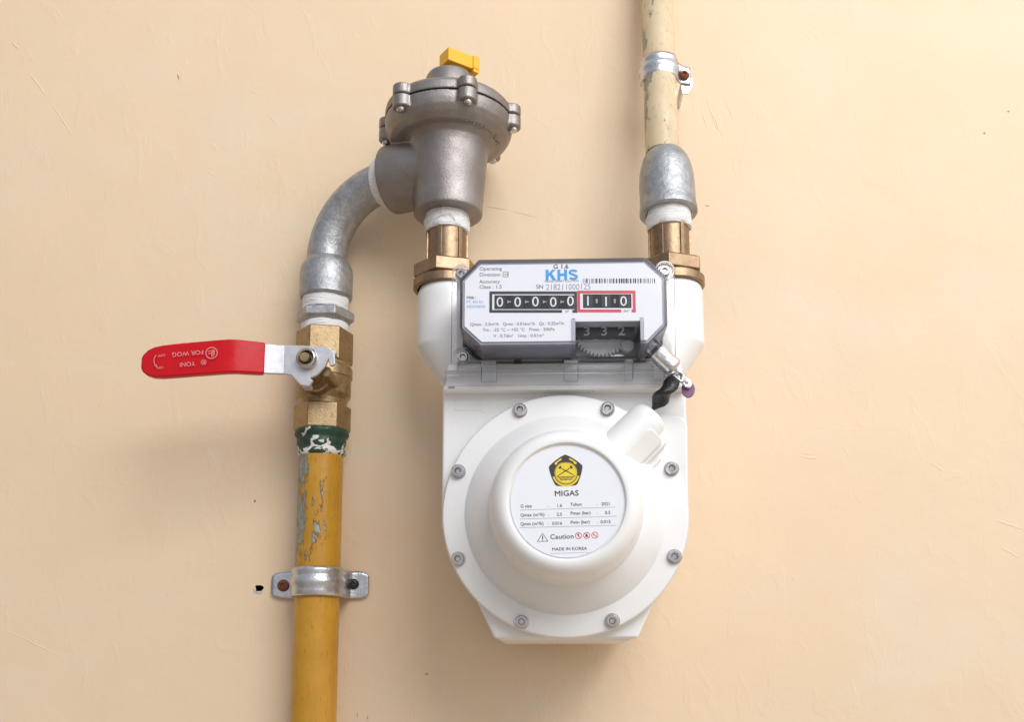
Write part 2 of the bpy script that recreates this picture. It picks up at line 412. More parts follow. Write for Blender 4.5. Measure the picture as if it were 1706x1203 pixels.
def hexring(rc, z0, z1, ph, ch=.9, hub=None):
    b = B(); b.lathe([(hub or rc * .8, z0), (rc - ch * 1.6, z0), (rc, z0 + ch), (rc, z1 - ch), (rc - ch * 1.6, z1), (hub or rc * .8, z1)], I4, 6, R(ph)); return b
def place(b, mat): 
    for v in b.bm.verts: v.co = mat @ v.co
    return b
# ball valve
t = thing('ball_valve', (XL, OL, 146), 'brass ball valve with red lever handle on the yellow pipe', 'valve')
part('hex_end', place(hexring(17.6, 187, 208.5, 12, .8, 12), up()), 'brass', t, bevel=.5)
b = B(); b.lathe([(13, 160), (14.6, 160.5), (14.8, 164), (16.6, 166.5), (16.9, 168), (16.9, 178.0), (17.6, 178.6), (17.6, 184), (16.9, 185), (16.4, 187.2), (12, 187.4)], up(), 56)
b.rod(9.2, 0, 24, axis((XL, OL, 173), (0, -1, 0)), 32, .8)
part('valve_body', b, 'brass', t, ang=25)
part('hex_end', place(hexring(17.3, 144.5, 161, 12, .8, 12), up()), 'brass', t, bevel=.5)
b = B(); b.rod(6.0, 22, 42, axis((XL, OL, 174.5), (0, -1, 0)), 24, .5); b.rod(2.8, 40, 51, axis((XL, OL, 176.5), (0, -1, 0)), 20, .5)
part('stem', b, 'brass', t)
b = B(); b.rod(3.0, 16, 40, axis((XL + 10.5, OL, 171), (0, -1, 0)), 18, .4); part('stop_pin', b, 'brass', t)
# lever: steel strip, bent outward, red vinyl grip
def strip(st, th, b=None, round_end=False):
    """st: (x, zc, off, half_width)"""
    b = b or B(); rings = []
    for i, (x, z, o, hw) in enumerate(st):
        x2, _, o2, _ = st[min(i + 1, len(st) - 1)]; x1, _, o1, _ = st[max(i - 1, 0)]
        d = Vector((x2 - x1, o2 - o1)).normalized(); n = Vector((-d.y, d.x))
        if n.y < 0: n = -n
        n *= th / 2
        rings.append([b.bm.verts.new((x + n.x * s, -(o + n.y * s), z + hw * e)) for s, e in ((1, -1), (1, 1), (-1, 1), (-1, -1))])
    for A, C in zip(rings, rings[1:]):
        for i in range(4): b._f((A[i], A[(i + 1) % 4], C[(i + 1) % 4], C[i]))
    b._f(rings[0]); b._f(rings[-1][::-1]); return b
ZP, XP = 177.0, XL + .6
plate = [(XP - 14, ZP - 8.2), (XP - 9, ZP - 9.4), (XP - 4, ZP - 15), (XP + 1, ZP - 16), (XP + 3.5, ZP - 12.5), (XP + 1.5, ZP - 11.2), (XP + 6, ZP - 9), (XP + 10, ZP - 4.5), (XP + 11.8, ZP + .2), (XP + 12.8, ZP - 4.2), (XP + 15.8, ZP - 3.2), (XP + 15.2, ZP + 4.0), (XP + 12, ZP + 7.2), (XP + 6, ZP + 7.6), (XP - 4, ZP + 8.4), (XP - 14, ZP + 8.6)]
lv = part('lever', B().fprism(plate, 62.0, 64.6), 'lever', t, bevel=.5)
lst = [(XP - 13.8, ZP + .1, 63.3, 8.5), (XP - 18, ZP, 64, 8.5), (XP - 24, ZP, 65.6, 8.6), (XP - 34, ZP - .2, 69.2, 8.6)]
part('lever_arm', strip(lst, 2.6), 'lever', lv, bevel=.4)
part('tab', B().fbox(XP + 10.4, XP + 15.4, ZP + 3.6, ZP + 6.2, 56, 62.2), 'lever', lv, bevel=.4)
part('tab', B().fbox(XP - 3.4, XP + 1.2, ZP - 15.8, ZP - 13.4, 55, 62.2), 'lever', lv, bevel=.4)
xs = [XP - 24.4, XP - 27, XP - 31, XP - 35, XP - 39, XP - 43, XP - 50, XP - 62, XP - 74, XP - 80, XP - 84.5, XP - 88, XP - 90.4, XP - 91.6]
os_ = [65.8, 66.6, 68.2, 69.8, 71.4, 72.3, 72.8, 73.2, 73.6, 73.8, 73.9, 74.0, 74.0, 74.0]
zs = [0, -.1, -.2, -.3, -.4, -.6, -1.2, -2.2, -3.3, -3.9, -4.3, -4.6, -4.9, -5.0]
hw = [9.2, 9.4, 9.5, 9.6, 9.7, 9.8, 9.8, 9.7, 9.6, 9.4, 8.8, 7.4, 5.2, 3.0]
gr = part('grip', strip([(x, ZP + z, o, h) for x, z, o, h in zip(xs, zs, os_, hw)], 5.4), 'red', t, bevel=1.7, seg=4, ang=50, label='glossy red vinyl lever grip')
GO = 77.35
def gz(x): return ZP - 1.5 - (XP - x - 50) * .085
rt = 180 + 4.9
text('YONI', 3.6, XP - 60.5, gz(XP - 63) - 2.0, GO, 'pale_print', gr, 'LEFT', rt)
text('FOR WOG', 3.6, XP - 56, gz(XP - 62) + 4.6, GO, 'pale_print', gr, 'LEFT', rt, 1.05)
text('ON', 2.0, XP - 78.3, gz(XP - 79) - 3.4, GO + .2, 'pale_print', gr, 'LEFT', rt, 1.2)
text('OFF', 2.0, XP - 77.6, gz(XP - 79) + 3.8, GO + .2, 'pale_print', gr, 'LEFT', rt, 1.2)
text('®', 4.2, XP - 54.2, gz(XP - 55) - 1.6, GO - .05, 'pale_print', gr, 'LEFT', rt)
cx, cz = XP - 51.4, gz(XP - 51.4) + 1.9
part('logo', ring2(cx, cz, 3.0, 3.45, GO - .1), 'pale_print', gr)
b = B()
for p, q in [((cx + .9, cz + 2.2), (cx + .9, cz - 2.3)), ((cx + .2, cz + 1.2), (cx + .2, cz - 2.3)), ((cx + .2, cz + 1.4), (cx - 2.2, cz + .9)), ((cx, cz - .2), (cx - 2.0, cz - .4)), ((cx + 1.6, cz + 1.6), (cx + 1.6, cz - 1.2))]: line(p, q, .38, GO - .1, b)
part('logo', b, 'pale_print', gr)
cx, cz = XP - 79, gz(XP - 80) + .2
part('arrow', ring2(cx, cz, 4.6, 4.95, GO + .25, 16, 140, 222), 'pale_print', gr)
ax_, az_ = cx + 4.8 * math.cos(R(224)), cz + 4.8 * math.sin(R(224))
part('arrow', B().sheet([(ax_ - 1.0, az_ + .3), (ax_ + .7, az_ - .9), (ax_ + .2, az_ + 1.0)], GO + .25), 'pale_print', gr)
b = B(); b.lathe([(2.9, 0), (5.6, 0), (6.1, .5), (6.1, 3.2), (5.6, 4.3), (4.6, 4.8), (3.9, 4.3), (3.7, 2.2), (2.9, 2.0)], axis((XP, 64.6, ZP), (0, -1, 0)), 40)
nt = part('lock_nut', b, 'steel', t, ang=40)
b = B(); b.lathe([(3.0, 1.0), (3.85, 1.0), (3.85, 2.6), (3.0, 2.7)], axis((XP, 64.6, ZP), (0, -1, 0)), 30); part('nylon_ring', b, 'gap', nt)

# hex nipple with tape
t = thing('hex_nipple', (XL, OL, 208), 'grey galvanised hex nipple wound with white tape above the ball valve', 'pipe fitting')
part('hex_collar', place(hexring(18.2, 213.0, 222.2, 1, 2.2, 12), up()), 'galv', t, bevel=.6)
b = B(); b.lathe([(12, 221.6), (13.8, 221.8), (14.2, 224), (14.0, 226), (14.3, 228), (13.6, 232), (12, 232)], up(), 56, wob=.9); part('thread_tape', b, 'tape', t, ang=50)
b = B(); b.lathe([(12, 207), (14.3, 207.5), (14.7, 210), (14.3, 213), (12, 213.4)], up(), 56, wob=.9); part('thread_tape', b, 'tape', t, ang=50)

# 90 degree bend
XR, OR = -57.5, 50.0                      # regulator axis
dv = Vector((XR - XL, OR - OL)); dist = dv.length; dv.normalize()
BZ = 300.0; BL = 40.0; RB = dist - BL     # height of inlet, boss length, bend radius
t = thing('pipe_bend', (XL, OL, 228), 'grey galvanised quarter bend between ball valve and pressure regulator', 'pipe bend')
pts, rr = [], []
for i in range(9): pts.append((XL, -OL, 246 + i * (BZ - RB - 246) / 9)); rr.append(12.5)
for i in range(29):
    a = R(90) * i / 28; h = RB * (1 - math.cos(a)); z = BZ - RB + RB * math.sin(a)
    pts.append((XL + dv.x * h, -(OL + dv.y * h), z)); rr.append(12.5 - .4 * math.sin(a))
hh = RB + 8; pts.append((XL + dv.x * hh, -(OL + dv.y * hh), BZ)); rr.append(12.1)
part('bend_tube', B().tube(pts, 13, 48, rr=rr), 'galv', t, ang=60)
b = B(); b.lathe([(12.5, 229.6), (15.4, 229.6), (16.3, 230.6), (16.4, 246), (16.0, 249), (14.6, 252), (13.2, 254.5), (12, 255.5)], up(), 56); part('socket', b, 'galv', t, ang=30)

# ================================================================== REGULATOR
t = thing('gas_regulator', (XR, OR, 269), 'cast grey gas pressure regulator with lugged round cover and yellow knob', 'regulator')
LUG = [9 + 60 * i for i in range(6)]
def lug_prism(b, a, z0, z1, r_in=34, r_out=44.2, w=5.7):
    ca, sa = math.cos(R(a)), math.sin(R(a)); P_ = []
    for u, v in [(r_in, -w)] + [(r_out - w + w * math.cos(R(q)), w * math.sin(R(q))) for q in range(-90, 91, 18)] + [(r_in, w)]:
        P_.append((u * ca - v * sa, u * sa + v * ca))
    b.prism([(x, -y) for x, y in P_], z0, z1, at(XR, OR, 0))
def lug_xy(a, r): return XR + r * math.cos(R(a)), OR + r * math.sin(R(a))
b = B()
b.lathe([(0, 268.5), (12.6, 268.5), (12.6, 269.5), (20.2, 269.5), (20.6, 270.5), (21.2, 282), (22.4, 296), (23.6, 308), (24.6, 312.5), (27.5, 314.2), (31.5, 315.2), (35.4, 317.6), (37.6, 321), (38.4, 324.5), (38.6, 328.8), (0, 328.8)], at(XR, OR, 0), 96)
dirb = (-dv.x, dv.y, 0)                   # towards the riser (world x, world y)
b.rod(20.5, 4, BL, axis((XR, OR, BZ), dirb), 72, .8)
for a in LUG: lug_prism(b, a, 321.5, 328.8)
part('body', b, 'cast', t, remesh=.62, smooth=7)
b = B()
b.lathe([(0, 329.25), (38.6, 329.25), (38.8, 330), (38.4, 335), (36.6, 337.2), (30, 340), (20, 344), (15.4, 347), (14.2, 349), (0, 349)], at(XR, OR, 0), 96)
for a in LUG: lug_prism(b, a, 329.25, 335.5)
cv = part('cover', b, 'cast', t, remesh=.62, smooth=6)
b = B(); b.lathe([(0, 346), (14.4, 346), (14.4, 357.6), (13.4, 359.4), (9.6, 359.6), (9.2, 358.4), (0, 358)], at(XR, OR, 0), 64)
part('spring_tower', b, 'cast', cv, ang=30)
b = B(); rr_ = random.Random(5)
for i in range(11):
    a = -66 + i * 6.4; r_ = 30.0
    for w_ in range(2):
        da = rr_.uniform(-1.6, 1.6); l_ = rr_.uniform(.6, 1.5); ang_ = R(a + da)
        b.rod(.35, 0, 1.0, at(XR + (r_ + rr_.uniform(-1.2, 1.2)) * math.cos(ang_), OR - (r_ + rr_.uniform(-1.2, 1.2)) * math.sin(ang_), 314.1), 6)
part('cast_marks', b, 'cast', t)
b = B(); b.lathe([(38.5, 328.7), (38.0, 329.0), (38.5, 329.3)], at(XR, OR, 0), 96); part('gasket', b, 'gap', t)
for a in LUG:
    x, o = lug_xy(a, 39.6)
    b = B(); b.lathe([(0, 322), (2.5, 322), (2.5, 320.4), (2.0, 319.5), (.8, 319.1), (0, 319.1)], at(x, o, 0), 20); part('bolt', b, 'steel', t, ang=40)
# yellow adjusting knob: two offset square lugs on a stub, turned a little
b = B(); b.rod(4.6, 359, 365.5, at(XR + 2, OR, 0), 28, .4); part('knob_stem', b, 'steel', t)
KM = at(XR + 4.4, OR + 2, 0) @ Matrix.Rotation(R(36), 4, 'Z')
b = B()
b.prism([(-9, -5.6), (8, -5.6), (8, -6.8), (12.4, -6.8), (12.4, 6.8), (8, 6.8), (8, 5.6), (-9, 5.6)], 364.0, 372.6, KM)
b.prism([(8.2, -6.5), (12.2, -6.5), (12.2, 6.5), (8.2, 6.5)], 361.8, 364.1, KM)
kb = part('adjusting_knob', b, 'yellow', t, bevel=.5, label='yellow plastic adjusting knob')
# inlet tape between boss and bend
b = B(); b.lathe([(12, BL - 1.0), (14.4, BL - .6), (15.2, BL + 1.5), (14.9, BL + 5.2), (13.9, BL + 7.6), (12, BL + 8)], axis((XR, OR, BZ), dirb), 56, wob=.35)
part('thread_tape', b, 'tape', t, ang=50)

# ================================================================== UNIONS
def union(x, o, label, ph, pr_):
    t = thing('brass_union', (x, o, 222), label, 'pipe union', 'brass unions on the meter ports')
    b = B(); b.lathe([(17.3, 222.4), (19.2, 222.4), (19.7, 223), (19.7, 227.4), (18.9, 228.2), (12, 228.4)], at(x, o, 0), 64)
    part('nut_collar', b, 'brass2', t, ang=30)
    part('union_nut', place(hexring(19.9, 228.2, 238.2, ph, 1.4, 11), at(x, o, 0)), 'brass2', t, bevel=.5)
    b = B(); b.lathe([(9, 238), (11.6, 238), (11.6, 262), (9, 262)], at(x, o, 0), 40)
    for i in range(6):
        a = R(pr_ + 30 + 60 * i); ca, sa = math.cos(a), math.sin(a)
        b.prism([(10.6 * ca + s * sa, 10.6 * sa - s * ca) for s in (-1.3, 1.3)] + [(12.5 * ca + s * sa, 12.5 * sa - s * ca) for s in (1.1, -1.1)], 237.6, 261.5, at(x, o, 0))
    part('tailpiece', b, 'brass2', t, bevel=.2)
    b = B(); b.lathe([(10, 258.4), (12.9, 258.8), (13.5, 260.5), (13.1, 262.4), (13.6, 264.4), (13.2, 267), (12.9, 271), (10, 271)], at(x, o, 0), 56, wob=1.0)
    part('thread_tape', b, 'tape', t, ang=50)
    return t
XM = 8.6
def strand(t, x, o, pts):
    P4 = []
    for a, z, r in pts: P4.append(Vector((x + r * math.cos(R(a)), -(o - r * math.sin(R(a))), z)))
    part('loose_strand', B().tube(P4, .28, 6), 'tape', t, ang=60)
_u = union(XR - .4, OR, 'brass union between the cast regulator and the left meter port', 17, 45)
strand(_u, XR - .4, OR, [(-96, 271, 14.0), (-94, 268, 14.4), (-98, 265.5, 14.6), (-88, 264, 14.5), (-80, 265.5, 14.4), (-72, 264, 14.4), (-66, 261, 14.3)])
strand(_u, XR - .4, OR, [(-125, 260, 14.1), (-112, 262.5, 14.3), (-100, 264, 14.4), (-92, 264.4, 14.5)])
union(XM + 65.2, OR, 'brass union between the grey bell coupling and the right meter port', 21, 30)

# ================================================================== RIGHT RISER
XQ = XM + 65.0
t = thing('bell_coupling', (XQ, 48, 268), 'grey galvanised bell shaped reducing coupling above the right meter port', 'pipe fitting')
tilt = axis((XQ, 50.0, 268.4), (-.02, .085, 1))
b = B(); b.lathe([(12.6, 1.2), (13.4, 0), (16.6, 0), (17.1, .6), (17.1, 3.4), (16.6, 4.6), (16.5, 10), (16.5, 20), (16.0, 26.5), (15.0, 32), (13.6, 36), (12.0, 39), (10.6, 40.8), (9, 41.6)], tilt, 64)
part('bell', b, 'galv', t, ang=30)
b = B()
pr = [(16.5, .9), (16.6, 10), (16.5, 20), (16.0, 26.5), (15.0, 32), (13.6, 36)]
seam = [tilt @ Vector((math.cos(R(-88)) * (r - .35), math.sin(R(-88)) * (r - .35), h)) for r, h in pr]
part('mould_seam', b.tube(seam, .75, 10), 'galv', t, ang=60)
t = thing('gas_pipe', (XQ - 1, 30, 308), 'cream painted upper gas pipe rising from the bell coupling', 'pipe')
p0 = Vector((XQ - 2.3, -45.5, 309)); p1 = Vector((XQ - .4, -24, 428)); dd = p1 - p0
part('pipe_wall', B().tube([p0 + dd * (i / 40) for i in range(0, 141)], 10.1, 44), 'cream_pipe', t, ang=60)

# ================================================================== PIPE CLAMPS
def band(path, z0, z1, bead, clip=()):
    """path: (x, off, is_arc, nx, ny) ; sheet metal strap"""
    b = B(); st = [0, .06, .18, .30, .42, .55, .66, .76, .88, 1.0]; hb = [0, .35, .5, .3, .9, .9, .1, -.1, .35, 0]
    rings = []
    for i, (x, o, arc, nx, ny) in enumerate(path):
        za, zb = z0, z1
        if i < len(clip): za += clip[i]; zb -= clip[i]
        j = len(path) - 1 - i
        if j < len(clip): za += clip[j]; zb -= clip[j]
        rings.append([b.bm.verts.new((x + nx * h * bead * arc, -(o + ny * h * bead * arc), za + (zb - za) * s)) for s, h in zip(st, hb)])
    for A, C in zip(rings, rings[1:]):
        for k_ in range(len(st) - 1): b._f((A[k_], A[k_ + 1], C[k_ + 1], C[k_]))
    return b
def screw(x, off, z, r, mat, parent, slot=True):
    b = B(); b.lathe([(0, -6), (1.6, -6), (1.6, 0), (r, .1), (r, 1.2), (r * .85, 2.2), (r * .5, 2.9), (r * .42, 2.9), (r * .34, 2.0), (0, 1.9)], axis((x, off, z), (0, -1, 0)), 24)
    return part('screw', b, mat, parent, ang=40)
t = thing('pipe_clamp', (XL, 0, 53), 'shiny two eared saddle clamp holding the yellow pipe to the wall', 'pipe clamp')
RC = 14.0
path = [(-168.6, 1.6, 0, 0, 0), (-166.8, 1.6, 0, 0, 0), (-163, 1.6, 0, 0, 0), (-158, 1.6, 0, 0, 0), (-154.2, 1.7, .0, 0, 0), (-152.2, 2.6, .1, -1, 0), (-151.0, 5, .3, -1, 0), (-150.6, 10, .6, -1, 0), (-150.4, 15, .9, -1, 0)]
for i in range(0, 25):
    a = R(180 - 180 * i / 24); path.append((XL + RC * math.cos(a), OL + RC * math.sin(a), 1, math.cos(a), math.sin(a)))
path += [(-122.2, 15, .9, 1, 0), (-122.0, 10, .6, 1, 0), (-121.6, 5, .3, 1, 0), (-120.4, 2.6, .1, 1, 0), (-118.4, 1.7, 0, 0, 0), (-115, 1.6, 0, 0, 0), (-112.6, 1.6, 0, 0, 0), (-109.9, 1.6, 0, 0, 0), (-108.6, 1.6, 0, 0, 0)]
part('strap', band(path, 44.6, 61.2, 1.5, (3.2, 1.4, .3)), 'zinc', t, ang=40, solid=1.0)
screw(-161.2, 1.9, 52.6, 3.7, 'rust', t)['label'] = 'rusty brown screw head'
screw(-118.0, 2.2, 53.4, 3.4, 'black_screw', t)['label'] = 'black screw head'
t = thing('pipe_clip', (XQ, 0, 372), 'single eared metal clip holding the cream pipe to the wall', 'pipe clamp')
xc, oc = XQ - 1.4, 33.5; RC = 10.7
path = []
for i in range(0, 23):
    a = R(196 - 190 * i / 22); path.append((xc + RC * math.cos(a), oc + RC * math.sin(a), 1, math.cos(a), math.sin(a)))
path += [(xc + RC + .9, 34.0, .8, 1, 0), (xc + RC + 2.0, 33.2, .3, 0, 1), (xc + RC + 4.0, 33.0, 0, 0, 0), (xc + RC + 6.4, 33, 0, 0, 0), (xc + RC + 8.6, 33, 0, 0, 0)]
bb = band(path, 363.5, 377.5, 1.4)
for v in bb.bm.verts:                       # the ear hangs lower than the band
    k_ = max(0.0, min(1.0, (v.co.x - (xc + RC - 2)) / 9)); v.co.z -= k_ * (1.5 + .30 * max(0, v.co.z - 368))
part('strap', bb, 'zinc', t, ang=40, solid=1.0)
ear = B().fprism([(xc + RC + 2.2, 366), (xc + RC + 10.2, 367), (xc + RC + 9.8, 361), (xc + RC + 7, 356.2), (xc + RC + 3.2, 356.6)], 31.6, 32.8)
part('folded_ear', ear, 'zinc', t, bevel=.3)
b = B(); b.rod(1.7, 0.2, 32.4, axis((xc + RC + 5.0, 0, 367.5), (0, -1, 0)), 24, .3); part('screw_shank', b, 'zinc', t)
screw(xc + RC + 4.6, 33.6, 367.6, 3.1, 'rust', t)['label'] = 'brown screw head'

# ================================================================== GAS METER
CX, CZ = 9.8, 79.9
meter = thing('gas_meter', (CX, 50, 15), 'white domestic gas meter with round front cover and digit counter', 'gas meter')
def outline(d=0.0, ztop=150.0):
    return [(CX - 64.2 + d, ztop), (CX - 64.2 + d, 75), (CX - 36.4 + d * .8, 17.0 + d), (CX + 36.4 - d * .8, 17.0 + d), (CX + 64.2 - d, 75), (CX + 64.2 - d, ztop)]
part('rear_case', B().fprism([(x, z - 1.6 if z < 60 else z) for x, z in outline(1.0)], 14, 87.4), 'white', meter, bevel=3.0, seg=4)
part('case_seam', B().fprism(outline(2.2), 87.2, 88.8), 'white', meter)
fp = part('front_plate', B().fprism(outline(), 88.6, 100), 'white', meter, bevel=1.6, seg=4)
# raised flow arrow cast into the plate
b = B()
for p, q in [((-47.5, 142.4), (-47.5, 137)), ((-47.5, 137), (-33.5, 137)), ((-33.5, 137), (-32.2, 135.2)), ((-47.5, 142.4), (-33.5, 142.4)), ((-33.5, 142.4), (-32.2, 144.2))]:
    p, q = Vector(p), Vector(q); d = (q - p).normalized(); n = Vector((-d.y, d.x)) * .22
    b.fprism([tuple(p - n), tuple(q - n), tuple(q + n), tuple(p + n)], 99.8, 100.22)
part('flow_arrow', b, 'white', fp)
# head with the two ports
b = B(); hp = []
for sx in (-1, 1):
    for cx_, z, r in ((XM + sx * 65.2, 187.0, 18.4), (XM + sx * 65.2, 196.0, 18.4), (XM + sx * 46, 156, 18.0)):
        for i in range(40):
            a = 2 * math.pi * i / 40; hp.append(b.bm.verts.new((cx_ + r * math.cos(a), -50 + r * math.sin(a), z)))
bmesh.ops.convex_hull(b.bm, input=hp)
for sx in (-1, 1):
    b.lathe([(0, 190), (18.4, 190), (18.4, 218), (17.6, 221.6), (16.9, 222.6), (16.9, 224), (0, 224)], at(XM + sx * 65.2, 50, 0), 64)
b.fbox(CX - 58, CX + 58, 158, 214, 38, 63)
b.fbox(CX - 57, CX + 57, 150, 211.5, 54, 103.6)
b.fprism([(CX - 63.4, 145.6), (CX + 63.4, 145.6), (CX + 60.5, 160), (CX - 60.5, 160)], 60, 108)
part('head', b, 'white', meter, remesh=.7, smooth=7)
part('maker_mark', B().fbox(-50.6, -47.2, 146.6, 147.6, 107.6, 108.2), 'grey_ink', meter)

# round front cover
b = B()
b.lathe([(0, 97), (62.4, 97), (63.2, 98.5), (63.2, 106.2), (62.4, 107.6), (60.6, 108.1), (52.0, 108.1), (51.4, 108.3), (51.0, 109.0), (41.2, 121.6), (38.6, 123.2), (37.9, 125.5), (37.6, 131.5), (37.2, 136), (36.6, 139.4), (35.7, 142.3), (34.5, 144.7), (33.0, 146.6), (31.2, 147.9), (29.4, 148.4), (28.3, 148.2), (27.8, 147.6), (27.4, 146.6), (0, 146.6)],
        Matrix.Translation((CX, 0, CZ)) @ FRONT, 128)
cover = part('front_cover', b, 'white', meter, ang=36)
lob = [(CX + 40, CZ + 20), (CX + 62.6, CZ + 6)] + [(CX + 57.0 + 6.5 * math.cos(R(a)), CZ + 45 + 6.5 * math.sin(R(a))) for a in range(0, 91, 10)] + [(CX + 30, CZ + 54.5), (CX + 20, CZ + 40)]
part('cover_corner', B().fprism(lob, 97, 106.9), 'white', cover, bevel=1.0, seg=4)
# sloping sensor boss from the cap towards the sealed corner
ux, uz = .70, .714
def q(u, v): return (CX + u * ux + v * uz, CZ + u * uz - v * ux)
b = B()
x_, z_ = q(24, -3.0)
b.lathe([(0, -6), (10.8, -6), (10.8, 20), (10.4, 38), (9.4, 42), (7.2, 44.2), (0, 44.8)], axis((x_, 112.6, z_), (ux, .03, uz)), 56)
b.fprism([q(30, -9), q(60, -8), q(64, 0), q(62, 12.4), q(33, 12.4)], 104, 114.0)
b.fprism([q(38, 10), q(56, 10), q(55, 16), q(40, 16)], 103, 110.0)
part('sensor_boss', b, 'white', cover, remesh=.5, smooth=22)
b = B(); pp = [(36.6, 1.2), (57.6, 1.2), (59.8, 2.6), (60.6, 8.6), (59.4, 10.6), (40, 10.6)]
hi = [b.bm.verts.new(FRONT @ Vector((*q(u, v), 124.0 - .68 * v))) for u, v in pp]; lo = [b.bm.verts.new(FRONT @ Vector((*q(u, v), 112))) for u, v in pp]
b._f(hi); b._f(lo[::-1])
for i in range(6): b._f((lo[i], lo[(i + 1) % 6], hi[(i + 1) % 6], hi[i]))
part('sensor_pad', b, 'white_plastic', cover, bevel=.9, seg=3)
def screw_head(name, x, z, off, r, parent, h=3.0):
    b = B(); b.lathe([(0, h * .35), (r * .36, h * .35), (r * .52, h * .55), (r * .52, h), (r * .78, h), (r, h * .70), (r, -1)], axis((x, off, z), (0, -1, 0)), 30)
    b.lathe([(r, .35), (r * 1.18, .35), (r * 1.18, -.4)], axis((x, off, z), (0, -1, 0)), 30)
    return part(name, b, 'steel', parent, ang=35)
for i in range(8):
    a = R(22.5 + 45 * i + .4); screw_head('screw', CX + 59.2 * math.cos(a), CZ + 59.2 * math.sin(a), 107.9, 3.35, meter)

# round rating label
LO = 147.0
rl = part('rating_label', B().lathe([(0, 0), (26.6, 0), (26.6, .25), (0, .25)], Matrix.Translation((CX, -LO + .2, CZ - .2)) @ FRONT, 72), 'label', meter, ang=30, label='round printed rating label')
def DX(px): return CX + (px - 944) * .284
def DZ(py): return CZ - .3 + (836 - py) * .288
TO = LO + .10; ROT = 1.4
def dt(s, size, px, py, al='LEFT', mat='ink', xs=1.0, bold=0.0): return text(s, size, DX(px), DZ(py), TO, mat, rl, al, ROT, xs, bold)
dt('MIGAS', 3.7, 944, 826, 'CENTER', 'ink', 1.08, .016)
for s, a, v, y in [('G size', ':', '1.6', 845.5), ('Qmax (m³/h)', ':', '2.5', 860.2), ('Qmin (m³/h)', ':', '0.016', 875)]:
    dt(s, 2.15, 867, y, 'LEFT', 'ink', 1.0, .012); dt(a, 2.0, 913, y - .8); dt(v, 2.15, 936.5, y - 1.2, 'RIGHT', 'ink', 1.0, .012)
for s, v, y in [('Tahun', '2021', 843), ('Pmax (bar)', '0.5', 857.6), ('Pmin (bar)', '0.015', 872.6)]:
    dt(s, 2.15, 950, y, 'LEFT', 'ink', 1.0, .012); dt(':', 2.0, 994, y - .8); dt(v, 2.15, 1016.5, y - 1, 'RIGHT', 'ink', 1.0, .012)
for y0, y1, x1 in [(849.4, 845.2, 1024), (864.2, 860.4, 1026), (878.6, 875.2, 1026)]:
    part('rule_line', line((DX(866), DZ(y0)), (DX(x1), DZ(y1)), .19, TO), 'grey_ink', rl)
dt('Caution', 3.1, 916, 897.5, 'LEFT', 'ink', 1.12, .012)
dt('MADE IN KOREA', 2.05, 948, 916, 'CENTER', 'ink', 1.06, .012)
part('rule_line', line((DX(916), DZ(921.4)), (DX(980), DZ(919.6)), .16, TO), 'grey_ink', rl)
tri = [(DX(895), DZ(901.5)), (DX(912.5), DZ(901)), (DX(903.5), DZ(888))]
b = B()
for i in range(3): line(tri[i], tri[(i + 1) % 3], .25, TO, b)
line((DX(903.6), DZ(892)), (DX(903.8), DZ(898)), .45, TO, b); line((DX(903.8), DZ(899)), (DX(903.8), DZ(900.2)), .45, TO, b)
part('warning_triangle', b, 'ink', rl)
for i, px in enumerate((963, 976.6, 990)):
    cx, cz = DX(px), DZ(892.2 - i * .4)
    sg = part('prohibition_sign', ring2(cx, cz, 1.28, 1.62, TO, 24), 'red_ink', rl)
    part('prohibition_sign', line((cx - 1.0, cz + 1.0), (cx + 1.0, cz - 1.0), .26, TO + .02), 'red_ink', rl)
    pg = [[(-.2, .9), (.4, .9), (.1, .2), (.5, .2), (-.2, -1), (0, -.1), (-.4, -.1)], [(0, 1.0), (.5, .1), (.75, -.7), (-.75, -.7), (-.5, .1)], [(-.8, .3), (-.3, .5), (.2, .1), (.7, -.3), (.6, -.6), (.1, -.3), (-.5, 0)]][i]
    part('pictogram', B().sheet([(cx + x, cz + z) for x, z in pg], TO + .01), 'ink', rl)
# emblem: black five-sided shield with a yellow roundel
ex, ez = DX(943), DZ(785.5)
def er(x, z): c_, s_ = math.cos(R(1.4)), math.sin(R(1.4)); return (ex + x * c_ - z * s_, ez + x * s_ + z * c_)
pent = []
for i in range(5):
    a0, a1 = R(90 + 72 * i), R(162 + 72 * i)
    p, q_ = Vector((math.cos(a0), math.sin(a0))), Vector((math.cos(a1), math.sin(a1)))
    for k_ in range(6):
        f = .05 + .9 * k_ / 5; m_ = p.lerp(q_, f); m_ *= 1 + .07 * math.sin(math.pi * f); pent.append(er(m_.x * 8.5, m_.y * 8.3 + .1))
em = part('emblem', B().sheet(pent, TO), 'emb_black', rl, label='black five sided emblem with yellow roundel')
def sh(poly, o, m, n='emblem_mark'): return part(n, B().sheet([er(*p) for p in poly], TO + o), m, rl)
sh(circ(0, -.6, 6.55, 40, 195, 345) + circ(0, -.6, 5.75, 40, 345, 195), .03, 'emb_yellow')
sh(circ(0, -.6, 5.35, 44), .03, 'emb_yellow')
part('emblem_mark', ring2(ex, ez - .6, 4.9, 5.05, TO + .05, 36), 'emb_black', rl)
sh([(-5.3, 4.3), (-2.6, 6.2), (-1.6, 6.5), (-2.0, 5.6), (-3.4, 4.9), (-4.2, 3.6), (-5.0, 3.4)], .03, 'emb_yellow'); sh([(5.3, 4.3), (2.6, 6.2), (1.6, 6.5), (2.0, 5.6), (3.4, 4.9), (4.2, 3.6), (5.0, 3.4)], .03, 'emb_yellow')
sh([(-3.9, 4.5), (-2.5, 5.0), (0, 5.35), (2.5, 5.0), (3.9, 4.5), (3.7, 3.9), (2.4, 4.3), (0, 4.6), (-2.4, 4.3), (-3.7, 3.9)], .06, 'emb_black')
b = B()
